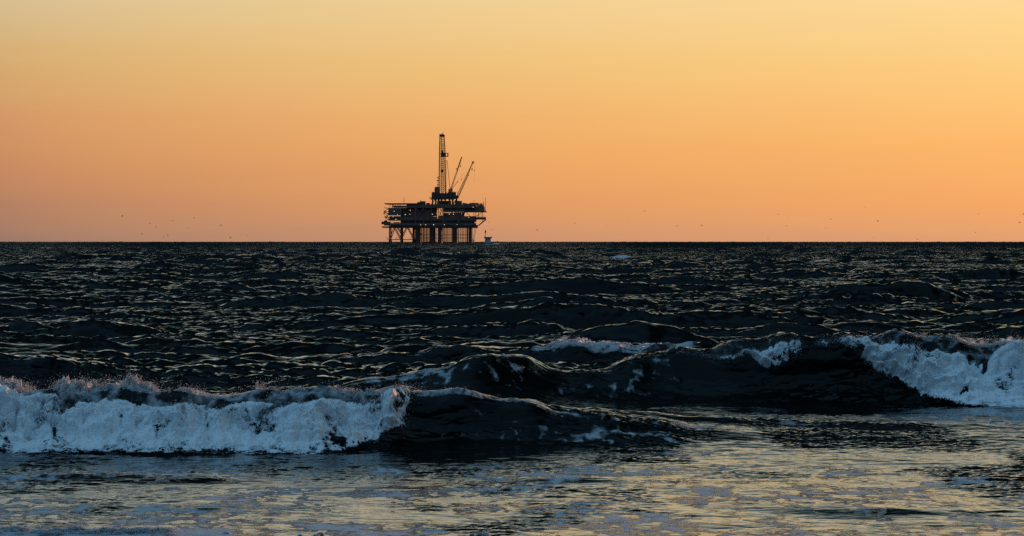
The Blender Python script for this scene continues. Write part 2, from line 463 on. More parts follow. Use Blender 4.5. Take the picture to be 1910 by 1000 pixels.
def sea_disp(x, y):
    """displaced sea surface for flat coordinates x, y"""
    d = np.hypot(x, y)
    near = sstep(34, 70, y)
    shallow = 0.14 + 0.86 * sstep(52, 80, y)
    dz, dx, dy = sample(T_SWELL, x, y)
    a = shallow
    a = a * np.clip(3.2 * fbm(x / 19.0, y / 31.0, None, 2, seed=51) - 0.75, 0.15, 2.0)
    Z = a * dz; DX = 1.15 * a * dx; DY = 1.15 * a * dy
    dz, dx, dy = sample(T_CHOP, x + 3.1, y)
    a = (0.055 + 0.62 * near + 0.45 * sstep(150, 600, y)) * (1 - 0.6 * sstep(800, 3000, d))
    # smooth sheltered water between the breakers and in front of the left one
    open_r = 1 - sstep(1.2, 2.6, x) * (1 - sstep(46, 50, y))
    calm = sstep(42.5, 44, y) * (1 - sstep(48.5, 50.5, y))
    a = a * (1 - 0.74 * calm) + 0.22 * sstep(39.0, 40.5, y) * (1 - sstep(56, 64, y)) * (1 - calm) * open_r
    patch = np.clip(2.6 * fbm(x * 0.30, y * 0.16, None, 3, seed=41) - 0.35, 0.2, 2.0)
    a = a * patch
    Z = Z + a * dz; DX = DX + a * dx; DY = DY + a * dy
    dz, dx, dy = sample(T_RIPPLE, x, y + 1.7)
    a = (1 + 0.8 * near) * (1 - sstep(160, 350, d)) * np.clip(3.6 * fbm(x * 0.8, y * 0.45, None, 3, seed=43) - 1.75 + 0.30 * sstep(0, 2.0, x - 0.2), 0.09 + 0.07 * sstep(-1, 2.5, x), 0.95)
    a = a + 0.55 * sstep(38.6, 40, y) * (1 - sstep(58, 66, y)) * (1 - calm) * (0.25 + 0.75 * open_r)
    a = a * (1 - 0.6 * calm)
    Z = Z + a * dz; DX = DX + a * dx; DY = DY + a * dy
    for w in WAVES:
        lo, hi = w.d0 - 9, w.d0 + 22
        m = (y > lo) & (y < hi)
        if m.any():
            hz, hy = w.disp(x[m], y[m])
            Z[m] += hz; DY[m] += hy
    for (wx, wy, wh, wl, sk) in WIND:
        m = (np.abs(y - wy) < 7 + wl * .3) & (np.abs(x - wx) < 2.6 * wl)
        if m.any():
            u = (x[m] - wx) / wl
            s_ = y[m] - wy - sk * wl * u - 0.25 * np.sin(u * 2.1 + wy)
            h = np.where(s_ > 0, 1 / (1 + (s_ / 1.3) ** 2), np.exp(-(np.abs(s_) / 0.95) ** 2)) * np.exp(-u * u) * (0.8 + 0.2 * np.sin(u * 5 + wx))
            Z[m] += wh * h; DY[m] -= 0.75 * h * wh / 0.4
    Z = Z - d * d / R2
    return x + DX, y + DY, Z

# rows and columns: fine where the camera looks, coarse to the sides
rows = [3.0]
while rows[-1] < 9500:
    y = rows[-1]
    if y < 25: st = 0.02 * y
    elif y < 37: st = 0.030
    elif y < 43: st = 0.026
    elif y < 54: st = 0.034
    elif y < 300: st = 0.0012 * y
    elif y < 800: st = 0.0022 * y
    else: st = 0.005 * y
    rows.append(y + st)
rows = np.array(rows)
th = list(np.arange(0, 0.185, 0.00050))
st = 0.0004
while th[-1] < 1.25:
    st = min(st * 1.12, 0.03); th.append(th[-1] + st)
th = np.array(th)
th = np.concatenate([-th[:0:-1], th])
tt = np.tan(th)
XX = (rows[:, None] * tt[None, :]).ravel(); YY = np.repeat(rows, len(tt))

def blob(x, y, X, Y, wX, dd, d=None):
    """soft elliptical patch given by picture column/row, half width in px, half depth in metres"""
    d = d or px2d(Y)
    cx = px2x(X, d)
    return np.exp(-(((x - cx) / (wX / F * d)) ** 2 + ((y - d) / dd) ** 2))

def web(x, y, sc, seed):
    wx = x + 0.55 * (fbm(x * 1.1, y * .8, None, 3, seed=seed) - .5) * 2
    wy = y + 0.55 * (fbm(x * 1.1 + 31, y * .8, None, 3, seed=seed + 1) - .5) * 2
    a = 1 - np.abs(2 * vnoise(wx * sc, wy * sc * .55, None, seed + 2) - 1)
    b = 1 - np.abs(2 * vnoise(wx * sc * 2.3, wy * sc * 1.2, None, seed + 3) - 1)
    return np.clip(0.75 * a ** 5 + 0.55 * b ** 4, 0, 1)

def foam_field(x, y):
    f = np.zeros_like(x)
    net = np.zeros_like(x)
    mk = (y > 26) & (y < 62)
    net[mk] = web(x[mk], y[mk], 2.2, 61)
    n = 0.6 * fbm(x * 0.9, y * 0.5, None, 4, seed=21) + 0.4 * fbm(x * 3.0, y * 1.7, None, 3, seed=22)
    # loose foam in the shallow foreground
    f = np.maximum(f, (1 - sstep(36.0, 38.0, y)) * np.clip(0.42 + 2.2 * (n - 0.48) + 0.08 * sstep(-1, 3, x), 0, 0.70) * (0.70 + 0.7 * net))
    f = np.maximum(f, (1 - sstep(35.8, 37.5, y)) * sstep(.36, .52, n) * 0.74 * net)
    f = np.maximum(f, (1 - sstep(29.0, 30.5, y)) * np.clip(0.35 + 1.1 * (n - 0.45), 0, 0.8))
    # trailing foam on and in front of the left wave's shoulder
    for (X, Y, wX, dd, s) in ((960, 815, 140, 0.7, .75), (1080, 790, 170, 0.5, .7), (1250, 820, 190, 0.9, .62), (1300, 848, 120, .5, .65),
                              (1480, 812, 120, 0.5, .5), (860, 838, 200, 0.16, .36), (760, 845, 110, 0.14, .36), (1700, 826, 240, 0.7, .4),
                              (640, 700, 110, 0.5, .5), (640, 716, 120, .6, .55), (740, 708, 60, .5, .5), (1000, 790, 60, .4, .6), (880, 770, 70, .25, .4)):
        f = np.maximum(f, s * np.clip(0.6 + 0.9 * n, 0, 1) * blob(x, y, X, Y, wX, dd))
    # rims and the foam patch on the middle wave
    def crest(w, X0, X1, s0, s1, amt, soft=60):
        xx = x / np.maximum(y, 1) * F + 955
        s = y - w.dc(x)
        m = sstep(X0, X0 + soft, xx) * (1 - sstep(X1 - soft, X1, xx)) * sstep(s0 - 0.12, s0 + .12, s) * (1 - sstep(s1 - 0.12, s1 + .12, s))
        return amt * m
    f = np.maximum(f, crest(W_RIGHT, 640, 880, -0.7, 0.25, 0.62) * np.clip(0.3 + 1.3 * n, 0, 1))
    f = np.maximum(f, crest(W_RIGHT, 775, 865, -1.05, 0.1, 0.66, 25) * np.clip(0.5 + n, 0, 1))
    f = np.maximum(f, crest(W_RIGHT, 1270, 1510, -0.8, 0.05, 0.38))
    f = np.maximum(f, crest(W_RIGHT, 1560, 2600, -0.9, 0.2, 0.50))
    f = np.maximum(f, crest(W_LEFT, -900, 780, -1.1, 0.5, 0.60))
    f = np.maximum(f, crest(W_LEFT, 740, 1120, -0.36, 0.12, 0.62))
    f = np.maximum(f, crest(W_LEFT, 790, 1340, -1.5, -0.2, 0.95, 120) * np.clip(1.6 * n + .6 * sstep(880, 1050, x / np.maximum(y, 1) * F + 955) - .45, 0, 1) * (0.25 + .95 * net))
    f = np.maximum(f, crest(W_BACK, 985, 1330, -0.75, 0.3, 0.85) * np.clip(2.0 * n + .05, 0, 1))
    f = np.maximum(f, crest(W_RIGHT, 640, 1330, -1.7, -0.2, 0.85, 120) * np.clip(1.8 * n - .35, 0, .8) * (0.2 + .9 * net))
    f = np.maximum(f, crest(W_BACK, 760, 900, -0.3, 0.1, 0.40))
    f = np.maximum(f, crest(W_BACK2, 1130, 1250, -0.3, 0.1, 0.4) * np.clip(2.0 * n - .2, 0, 1))
    f = np.maximum(f, crest(W_TOE, -900, 480, -0.5, 0.4, 0.85))
    # a whitecap and a painted glint far out, and the wash round the boat
    f = np.maximum(f, 1.5 * blob(x, y, 1158, 484, 22, 4, 418.0))
    f = np.maximum(f, 1.1 * blob(x, y, 325, 487, 18, 6))  # glint on a wave crest, painted in as a foam patch
    f = np.maximum(f, 2.2 * blob(x, y, 922, 455.7, 22, 26, 1775))
    f = np.maximum(f, 1.3 * blob(x, y, 896, 455.9, 20, 22, 1780))
    return np.clip(f, 0, 1)

px, py, pz = sea_disp(XX, YY)
foam_v = foam_field(XX, YY)
far_v = sstep(45, 600, YY)
far_v = 0.55 * sstep(40, 120, YY) + 0.45 * sstep(120, 900, YY)
ruf_v = 0.06 + 0.05 * sstep(42, 60, YY) + 0.24 * sstep(60, 140, YY) + 0.50 * sstep(160, 500, YY) + 0.3 * sstep(500, 2500, YY)
ruf_v = ruf_v * (0.35 + 1.3 * fbm(XX / (3 + YY * .05), YY / (5 + YY * .2), None, 3, seed=77))
sea = mesh_np('sea', np.stack([px, py, pz], -1), grid_faces(len(rows), len(tt)), M_SEA, attrs={'foam': foam_v, 'far': far_v, 'ruffle': ruf_v, 'lean': 0.06 * sstep(54, 72, YY) + 0.10 * sstep(130, 500, YY) + 0.25 * sstep(300, 1600, YY)})
tag(sea, 'dark choppy sea with low breaking waves reaching the horizon', 'sea', kind='structure')
del px, py, pz, XX, YY

# ------------------------------------------------------------------ surf foam and spray
TET_V = np.array([(0, 0, 1.2), (1.13, 0, -.4), (-.565, .98, -.4), (-.565, -.98, -.4)], np.float32)
TET_F = np.array([(0, 1, 2), (0, 2, 3), (0, 3, 1), (1, 3, 2)])

def droplets_mesh(name, P, r, mat, stretch=None):
    n = len(P)
    ang = RNG.uniform(0, 6.28, n)
    ca, sa = np.cos(ang), np.sin(ang)
    sc = RNG.uniform(0.65, 1.35, (n, 3))
    if stretch is not None:
        sc[:, 2] *= stretch
    V = TET_V[None] * sc[:, None, :]
    V = np.stack([V[..., 0] * ca[:, None] - V[..., 2] * sa[:, None], V[..., 1], V[..., 0] * sa[:, None] + V[..., 2] * ca[:, None]], -1)
    V = V * r[:, None, None] + P[:, None, :]
    Fc = TET_F[None] + (np.arange(n) * 4)[:, None, None]
    return mesh_np(name, V.reshape(-1, 3), Fc.reshape(-1, 3), mat, smooth=True)

def foam_sheet(name, w, X0, X1, lo, hi, thick, seed, step=0.0085, rowsn=190, label=''):
    """a frothing mass lying on the front face of wave w between the height fractions lo(X) and hi(X)"""
    x0, x1 = px2x(X0, w.d0 - 1), px2x(X1, w.d0 - 1)
    nx = int((x1 - x0) / step)
    xs = np.linspace(x0, x1, nx)
    Xp = xs / (w.d0 - 1) * F + 955
    t = np.linspace(0, 1, rowsn)
    wob = 0.16 * (fbm(xs * 1.6, xs * 0 + seed, None, 3, seed=seed) - 0.5) + 0.10 * (fbm(xs * 6, xs * 0, None, 3, seed=seed + 9) - 0.5)
    L = np.interp(Xp, *zip(*lo)); Hh = np.interp(Xp, *zip(*hi))
    L = np.clip(L + wob * 0.9 * sstep(0.0, 0.12, L), 0.0, None)
    Hh = np.clip(Hh + wob * 1.2, L + 0.02, 1.12)
    tg, xg = np.meshgrid(t, xs, indexing='ij')
    q = L[None] + (Hh - L)[None] * tg
    # lateral wander so that the lumps are not lined up with the grid
    qq = np.clip(q, 0.0, 1.0)
    y, z = w.face(xg, np.clip(qq, 0.012, 0.99))
    z = z + np.clip(q - 1, 0, 1) * w.H(xg)
    Hx = np.maximum(w.H(xg), 0.05)
    edge = np.minimum(tg * 1.0, (1 - tg)) * (Hh - L)[None] * Hx
    side = np.minimum(xg - x0, x1 - xg)
    edge = np.minimum(edge, side * 0.6 if X1 < 1900 else np.where(xg - x0 < 2, (xg - x0) * .6, 9))
    if X0 < -50: edge = np.minimum(np.minimum(tg, 1 - tg) * (Hh - L)[None] * Hx, (x1 - xg) * 0.6)
    body = np.sqrt(np.clip(edge / 0.16, 0, 1))
    toe = (1 - sstep(0.0, 0.10, L))[None] * np.exp(-(q / 0.16) ** 2)      # the roller bulges where it meets the flat water
    wx = 0.25 * (fbm(xg * 3, z * 3 + seed, None, 3, seed=seed + 40) - .5)
    wz = 0.25 * (fbm(xg * 3 + 50, z * 3 + seed, None, 3, seed=seed + 41) - .5)
    big = 1 - fbm((xg + wx) * 1.7, y * 1.2, (z + wz) * 2.0 + seed, 3, seed=seed, billow=True)
    mid = 1 - fbm((xg + wx) * 8.5, y * 4, (z + wz) * 3.4, 3, gain=0.6, seed=seed + 3, billow=True)
    med = fbm((xg + wx) * 3.3, y * 2.2, (z + wz) * 3.6 + 9, 3, gain=0.55, seed=seed + 80, billow=True)
    dens = fbm((xg + 2 * wx) * 2.4, y * 1.0, (z + 2 * wz) * 3.0 + 3, 4, gain=0.6, seed=seed + 60)
    small = fbm(xg * 34, y * 24, z * 16, 3, gain=0.6, seed=seed + 6, billow=True)
    T = 0.42 * (0.2 + 0.8 * body) * (med - 0.22) + 0.8 * thick * body * (0.15 + 2.4 * (big - 0.35)) + 0.15 * (0.25 + 0.75 * body) * (mid - 0.35) + 0.045 * (small - .2)
    T = T + toe * (0.14 + 0.55 * (fbm(xg * 1.9, xg * 0 + seed, None, 4, gain=.6, seed=seed + 70) - 0.47))
    ny, nz = -0.86, 0.42
    P = np.stack([xg + (mid - 0.3) * 0.05, y + ny * T, np.maximum(z + nz * T * (1 - 0.6 * toe) - 0.02 * toe, -0.03) ], -1)
    cover = np.clip(edge / 0.10, 0, 1) ** 0.7 * (0.56 + 2.1 * (dens - 0.46) + 0.5 * (big - 0.45)) + 0.34 * (mid - 0.25)
    cover = np.maximum(cover, 0.64 * np.clip((edge - 0.06) / 0.14, 0, 1))
    cover = np.clip(cover + 0.22 * toe, 0, 1) * np.clip(edge / 0.015 + 0.35, 0, 1)
    o = mesh_np(name, P.reshape(-1, 3), grid_faces(rowsn, nx)[:, ::-1], M_FOAM, attrs={'cover': cover.ravel()})
    tag(o, label, 'surf foam', kind='stuff')
    return P, cover

def foam_ridge(name, w, tab, seed, step=0.007, nphi=54, back=0.10, q0=0.97, label=''):
    '''ragged froth standing up along a crest: a lumpy ridge, tab = (picture column, height in m)'''
    x0, x1 = px2x(tab[0][0], w.d0 - 1), px2x(tab[-1][0], w.d0 - 1)
    xs = np.linspace(x0, x1, int((x1 - x0) / step))
    h = np.interp(xs / (w.d0 - 1) * F + 955, *zip(*tab))
    h = h * (0.45 + 1.15 * fbm(xs * 9, xs * 0 + seed, None, 3, gain=.7, seed=seed))
    yc, zc = w.face(xs, np.full_like(xs, q0))
    ph = np.linspace(-0.25, math.pi + 0.25, nphi)
    pg, xg = np.meshgrid(ph, xs, indexing='ij')
    r = 0.045 + 0.45 * h
    a, b = np.cos(pg) * r[None], np.sin(pg) * h[None]
    n1 = fbm(xg * 11, a * 14, b * 9 + seed, 3, gain=.6, seed=seed + 1, billow=True) - .3
    n2 = fbm(xg * 38, a * 40, b * 26 + seed, 3, gain=.6, seed=seed + 2, billow=True) - .3
    k = 1 + 0.9 * n1 + 0.45 * n2
    P = np.stack([xg + 0.05 * n1 * h[None] / .1, yc[None] + back - a * k, zc[None] - .025 + b * k], -1)
    top = np.sin(np.clip(pg, 0, math.pi))
    cover = np.clip(0.95 - 0.45 * top + 0.8 * n1, 0, 1) * sstep(.008, .03, h)[None]
    o = mesh_np(name, P.reshape(-1, 3), grid_faces(nphi, len(xs)), M_FOAM, attrs={'cover': cover.ravel(), 'thin': np.ones(cover.size)})
    tag(o, label, 'surf foam', kind='stuff')

def fuzz(P, cover, n, out_mean, rmin, rmax, up=0.5):
    """droplets thrown off a foam surface"""
    w = (cover.ravel() ** 1.5) * (0.3 + P.reshape(-1, 3)[:, 2].clip(0, 1))
    idx = RNG.choice(len(w), n, p=w / w.sum())
    p = P.reshape(-1, 3)[idx].copy()
    e = RNG.exponential(out_mean, n)
    dirs = RNG.standard_normal((n, 3)) * 0.6 + np.array([0, -0.6, up])
    p += dirs * e[:, None]
    p[:, 2] = np.maximum(p[:, 2], 0.0)
    r = rmin * (rmax / rmin) ** (RNG.random(n) ** 2.6)
    return p, r

def splash(x, y, z, h, width, strands, per, lean=0.0):
    """a burst of spray: strands of touching droplets on ballistic arcs with loose drops round them"""
    PP, RR = [], []
    for s in range(strands):
        x0 = x + RNG.normal(0, width); vz = math.sqrt(2 * 9.8 * h * RNG.uniform(0.25, 1.0))
        vx = RNG.normal(lean, 0.5); vy = RNG.normal(0.1, 0.35)
        T = RNG.uniform(0.6, 1.25) * vz / 9.8
        m = int(per * RNG.uniform(0.5, 1.2))
        t = np.linspace(0, T, m)
        j = RNG.normal(0, 1, (m, 3)) * 0.006 * (1 + 2 * t[:, None] / T)
        p = np.stack([x0 + vx * t, y + vy * t + RNG.normal(0, .02), z - 0.03 + vz * t - 4.9 * t * t], -1) + j
        r = 0.0065 * (1 - 0.6 * t / T) * RNG.uniform(0.6, 1.4, m)
        PP.append(p); RR.append(r)
        k = int(per * 0.35)
        tt_ = RNG.random(k) * T
        p = np.stack([x0 + vx * tt_, y + vy * tt_, z + vz * tt_ - 4.9 * tt_ ** 2], -1) + RNG.normal(0, 0.045, (k, 3))
        PP.append(p); RR.append(RNG.uniform(0.002, 0.0055, k))
    return np.concatenate(PP), np.concatenate(RR)

def crest_at(w, X):
    d = w.d0 - 1.0
    x = px2x(X, d)
    y, z = w.face(np.array([x]), np.array([0.985]))
    return x, float(y[0]), float(z[0])

foam_ridge('crest_foam', W_LEFT, [(-420, .15), (-300, .08), (-200, .18), (-100, .10), (-40, .17), (0, .11), (25, .17), (45, .06), (80, .03), (98, .08), (118, .17), (145, .20), (160, .13), (185, .08), (205, .04), (232, .11), (250, .15), (262, .09),
            (285, .10), (294, .02), (330, .04), (380, .07), (430, .025), (474, .025), (480, .13), (487, .025), (560, .05), (600, .025), (650, .06), (690, .045), (720, .03), (752, .065), (790, .035), (840, .03), (900, .015), (1000, .01)], 91,
           label='pink lit ragged froth standing along the crest of the nearer left breaker')
foam_ridge('crest_foam', W_RIGHT, [(1560, .01), (1700, .03), (1712, .08), (1730, .03), (1760, .07), (1790, .06), (1820, .10), (1850, .07), (1900, .06), (1960, .09), (2500, .06)], 92, q0=0.985,
           label='ragged froth standing along the crest of the farther right breaker')
foam_ridge('crest_foam', W_BACK, [(975, .01), (1000, .05), (1040, .08), (1080, .085), (1130, .05), (1180, .055), (1240, .07), (1290, .06), (1330, .01)], 93, q0=0.95, back=0.02,
           label='pale pink froth along the low crest behind the middle of the surf')
# left breaker
PL, CL = foam_sheet('surf_foam', W_LEFT, -420, 772, [(-420, 0), (600, 0), (660, .02), (705, .10), (740, .22), (772, .30)],
                    [(-420, .9), (0, .98), (60, .95), (110, .98), (130, .80), (170, .72), (260, .74), (330, .68), (420, .74), (520, .72), (600, .80), (680, .86), (740, 1.0), (772, 1.04)],
                    0.26, 31, label='white foaming roller of the nearer wave breaking along the left')
P1, R1 = fuzz(PL, CL, 24000, 0.022, 0.0014, 0.0065)
SP, SR = [P1], [R1]
# spray along the crest of the left wave
for (X, h, wd, st, per) in ((-60, .18, .2, 30, 60), (20, .16, .10, 34, 50), (60, .14, .06, 12, 60), (100, .10, .06, 10, 50), (118, .16, .05, 34, 50),
                            (138, .20, .06, 34, 55), (168, .17, .05, 14, 60), (182, .14, .04, 10, 60), (205, .10, .08, 14, 40), (245, .15, .05, 40, 45), (270, .10, .06, 34, 40),
                            (330, .07, .10, 12, 30), (350, .08, .12, 16, 30), (440, .06, .12, 10, 30), (480, .15, .02, 14, 45), (560, .05, .15, 12, 30), (640, .07, .10, 20, 30), (690, .06, .08, 14, 30), (752, .06, .07, 26, 40), (800, .03, .12, 14, 30), (850, .025, .12, 12, 30)):
    x, y, z = crest_at(W_LEFT, X)
    p, r = splash(x, y, z, h, wd, max(3, int(st * .55)), int(per * 1.25))
    SP.append(p); SR.append(r)
# lumps of foam along the crest: dense clusters of bubbles
def lump(x, y, z, rx, rz, n, rad=0.012):
    u = RNG.standard_normal((n, 3)); u /= np.linalg.norm(u, axis=1)[:, None]
    k = RNG.random(n) ** 0.4
    o3 = RNG.uniform(0, 50, 3)
    k = k * np.clip(2.6 * fbm(u[:, 0] * 1.6 + o3[0], u[:, 1] * 1.6 + o3[1], u[:, 2] * 1.6 + o3[2], 3, gain=.7) - .35, .15, 1.3)
    return np.stack([x + u[:, 0] * rx * k, y + u[:, 1] * rx * 0.6 * k, z + u[:, 2] * rz * k], -1), RNG.uniform(rad * .5, rad * 1.4, n)
# the bigger torn lumps that stand up into the sunlight
for X, dz, rx, rz, n in ((-200, .05, .12, .07, 3500), (-90, .06, .10, .08, 3000), (6, .06, .10, .07, 4500), (22, .10, .05, .06, 2500), (112, .02, .05, .12, 4500), (120, .08, .035, .08, 2500), (142, .09, .07, .06, 4000),
                         (150, .13, .03, .04, 1500), (174, .07, .03, .05, 1500), (205, .02, .05, .03, 1500), (243, .08, .05, .06, 3000), (268, .05, .09, .04, 3500), (284, .03, .05, .03, 1800), (350, .01, .09, .03, 1800), (395, .0, .07, .025, 1200),
                         (480, .05, .015, .06, 900), (560, .01, .10, .03, 1500), (655, .02, .08, .03, 1500), (690, .03, .05, .03, 1200), (752, .03, .06, .03, 1800), (800, .01, .05, .02, 800), (838, .01, .04, .02, 700)):
    x, y, z = crest_at(W_LEFT, X)
    p, r = lump(x, y + .06, z + dz * .8, rx * 1.3, rz * 1.3, n // 3, .0055)
    SP.append(p); SR.append(r)
spray = droplets_mesh('sea_spray', np.concatenate(SP), np.concatenate(SR), M_SPRAY)
tag(spray, 'fine spray tossed up along the crest of the nearer left breaker', 'sea spray', kind='stuff')

# right breaker: the broken part and the curling lip
PR, CR = foam_sheet('surf_foam', W_RIGHT, 1520, 2500, [(1520, .88), (1540, .80), (1565, .76), (1600, .55), (1650, .26), (1700, .08), (1750, .02), (1800, 0), (2500, 0)],
                    [(1520, .95), (1540, .94), (1560, .93), (1610, .90), (1660, .84), (1720, .80), (1800, .80), (1860, .90), (1910, .84), (2500, .9)],
                    0.32, 57, step=0.010, rowsn=190, label='white foaming mass of the farther wave breaking at the right')
PC, CC = foam_sheet('surf_foam', W_RIGHT, 1262, 1502, [(1262, .84), (1300, .84), (1340, .76), (1400, .66), (1430, .52), (1465, .52), (1485, .66), (1502, .80)],
                    [(1262, .88), (1300, .93), (1350, .86), (1400, .80), (1430, .90), (1480, .98), (1502, .94)],
                    0.10, 77, step=0.010, rowsn=110, label='small white curl of foam on the dark lip of the right wave')
SP, SR = [], []
p, r = fuzz(PR, CR, 20000, 0.028, 0.0018, 0.0075); SP.append(p); SR.append(r)
p, r = fuzz(PC, CC, 3500, 0.025, 0.0018, 0.007); SP.append(p); SR.append(r)
for (X, h, wd, st, per) in ((1705, .10, .05, 12, 50), (1712, .14, .03, 12, 60), (1765, .08, .08, 14, 40), (1790, .09, .10, 22, 40), (1815, .12, .08, 26, 40), (1840, .08, .08, 18, 40),
                            (1880, .07, .15, 22, 35), (1930, .08, .2, 26, 35), (1560, .05, .15, 10, 30), (1640, .05, .2, 10, 30), (1424, .08, .01, 5, 50)):
    x, y, z = crest_at(W_RIGHT, X)
    p, r = splash(x, y, z, h, wd, st, per); SP.append(p); SR.append(r)
spray = droplets_mesh('sea_spray', np.concatenate(SP), np.concatenate(SR), M_SPRAY)
tag(spray, 'fine spray flung off the farther right breaker', 'sea spray', kind='stuff')

# sunlit froth along the crest of the wave behind and on the middle patch
SP, SR = [], []
for w, X0, X1, dens, sz in ((W_BACK, 1000, 1310, .85, .035), (W_BACK, 760, 850, .3, .02), (W_BACK2, 1140, 1200, .5, .03), (W_RIGHT, 925, 955, .6, .02), (W_RIGHT, 780, 850, .6, .045), (W_RIGHT, 640, 780, .35, .025)):
    for X in np.arange(X0, X1, 6.0):
        if RNG.random() > dens: continue
        x, y, z = crest_at(w, X + RNG.normal(0, 3))
        s = RNG.uniform(.4, 1.3) * sz
        p, r = lump(x, y + RNG.normal(0, .06), z - abs(RNG.normal(0.0, .03)), s * 2.2, s, 160, .011); SP.append(p); SR.append(r)
for (X, h, wd, st, per) in ((1040, .06, .08, 10, 30), (1075, .07, .05, 10, 30), (1200, .09, .01, 5, 40)):
    x, y, z = crest_at(W_BACK, X)
    p, r = splash(x, y, z, h, wd, st, per); SP.append(p); SR.append(r)
spray = droplets_mesh('crest_froth', np.concatenate(SP), np.concatenate(SR), M_SPRAY)
tag(spray, 'thin sunlit froth on the crests of the middle waves behind the breakers', 'froth', kind='stuff')

# knobs of foam at the water's edge, bottom left
SP, SR = [], []
for X in list(RNG.uniform(-300, 310, 150)) + [420, 424, 560, 590, 596, 690, 880, 900, 905]:
    x = px2x(X, 27.9); y = 27.85 + RNG.normal(0, .09)
    _, _, zs = sea_disp(np.array([x]), np.array([y]))
    sc = (0.3 + 0.9 * RNG.random() ** 3) * (1.0 if X < 300 else 0.6)
    s = .042 * sc
    p, r = lump(x, y, float(zs[0]) + s * 0.25, s * RNG.uniform(1.2, 3.0), s * RNG.uniform(.6, 1.1), int(1500 * sc), .0055); SP.append(p); SR.append(r)
spray = droplets_mesh('foam_edge', np.concatenate(SP), np.concatenate(SR), M_SPRAY)
tag(spray, 'knobbly line of pinkish foam at the lower left edge of the water', 'foam', kind='stuff')

# ------------------------------------------------------------------ bars, boxes and lathes for built things
class MB:
    def __init__(self):
        self.v, self.f = [], []
    def add(self, vs, fs):
        b = len(self.v)
        self.v += [tuple(p) for p in vs]
        self.f += [tuple(i + b for i in f) for f in fs]
    def box(self, x0, x1, y0, y1, z0, z1):
        vs = [(x, y, z) for z in (z0, z1) for y in (y0, y1) for x in (x0, x1)]
        self.add(vs, [(0, 2, 3, 1), (4, 5, 7, 6), (0, 1, 5, 4), (2, 6, 7, 3), (0, 4, 6, 2), (1, 3, 7, 5)])
        return self
    def bar(self, a, b, r, n=6, r2=None):
        a = np.array(a, float); b = np.array(b, float)
        d = b - a; L = np.linalg.norm(d)
        if L < 1e-6: return self
        d /= L
        u = np.cross(d, (0, 1, 0) if abs(d[1]) < .9 else (1, 0, 0)); u /= np.linalg.norm(u)
        w = np.cross(d, u)
        r2 = r if r2 is None else r2
        vs = []
        for p, rr in ((a, r), (b, r2)):
            for k in range(n):
                t = 2 * math.pi * (k + .5) / n
                vs.append(p + rr * (math.cos(t) * u + math.sin(t) * w))
        fs = [(k, (k + 1) % n, n + (k + 1) % n, n + k) for k in range(n)]
        fs += [tuple(range(n - 1, -1, -1)), tuple(range(n, 2 * n))]
        self.add(vs, fs)
        return self
    def build(self, name, mat, parent=None, S=1.0, loc=None, bevel=0.0):
        me = bpy.data.meshes.new(name)
        me.from_pydata([(x * S, y * S, z * S) for x, y, z in self.v], [], self.f)
        bm = bmesh.new(); bm.from_mesh(me); bmesh.ops.recalc_face_normals(bm, faces=bm.faces)
        if bevel:
            bmesh.ops.bevel(bm, geom=list(bm.edges), offset=bevel, segments=1, affect='EDGES')
        bm.to_mesh(me); bm.free()
        me.materials.append(mat)
        o = bpy.data.objects.new(name, me)
        scene.collection.objects.link(o)
        if parent: o.parent = parent
        return o

def empty(name, loc):
    o = bpy.data.objects.new(name, None)
    scene.collection.objects.link(o)
    o.location = loc
    o.empty_display_size = 1
    return o

def sea_z(d):
    return -d * d / R2

# ------------------------------------------------------------------ the oil platform
RD = 2200.0
RS = RD / F                      # metres for one picture pixel at that distance
RX, RY = 810.0, 454.3
rig = empty('oil_platform', (px2x(RX, RD), RD, sea_z(RD)))
tag(rig, 'dark offshore oil drilling platform on steel legs with tall derrick and two cranes', 'oil platform')
def p(X, Y, y=0.0):              # picture column, row and depth (in the same pixel unit, + is away) -> local point
    return (X - RX, y, RY - Y)
def bx(m, X0, X1, Y0, Y1, y0, y1):
    m.box(X0 - RX, X1 - RX, y0, y1, RY - Y1, RY - Y0); return m
def part(m, name, mat, parent=None):
    return m.build(name, mat, parent or rig, RS)
rr = random.Random(4)
ROWS = (-42, 0, 42)

# legs: big caissons
for X, r in ((780, 4.8), (807.5, 4.6), (821.5, 4.2), (848.5, 5.0), (878, 3.6)):
    for yy in (-40, 40):
        part(MB().bar(p(X, 458, yy), p(X, 421, yy), r, 12), 'caisson_leg', M_DARK)
# jacket at the left: slender legs, diagonals, a ring walkway near the water
for X in (728, 749.5, 771.6):
    for yy in (-36, 36):
        m = MB().bar(p(X, 458, yy), p(X, 420, yy), 1.25 if X != 749.5 else 1.6, 8)
        m.bar(p(X, 455, yy), p(X, 446.5, yy), 2.4, 8, 1.5)
        part(m, 'jacket_leg', M_RUST if X == 749.5 else M_STEEL)
for yy in (-36, 36):
    for a, b in (((736, 424), (729, 443)), ((736, 424), (748, 447)), ((740, 422), (749, 436)), ((759.5, 423), (750.5, 441)), ((760, 423), (770.5, 443)),
                 ((772, 424), (786, 438))):
        part(MB().bar(p(a[0], a[1], yy), p(b[0], b[1], yy), 0.85, 6), 'diagonal_brace', M_RUST)
    part(MB().bar(p(727, 447, yy), p(776, 447, yy), .75, 6), 'horizontal_brace', M_STEEL)
for X in (728, 749.5, 771.6):
    part(MB().bar(p(X, 447, -36), p(X, 447, 36), .6, 6), 'horizontal_brace', M_STEEL)
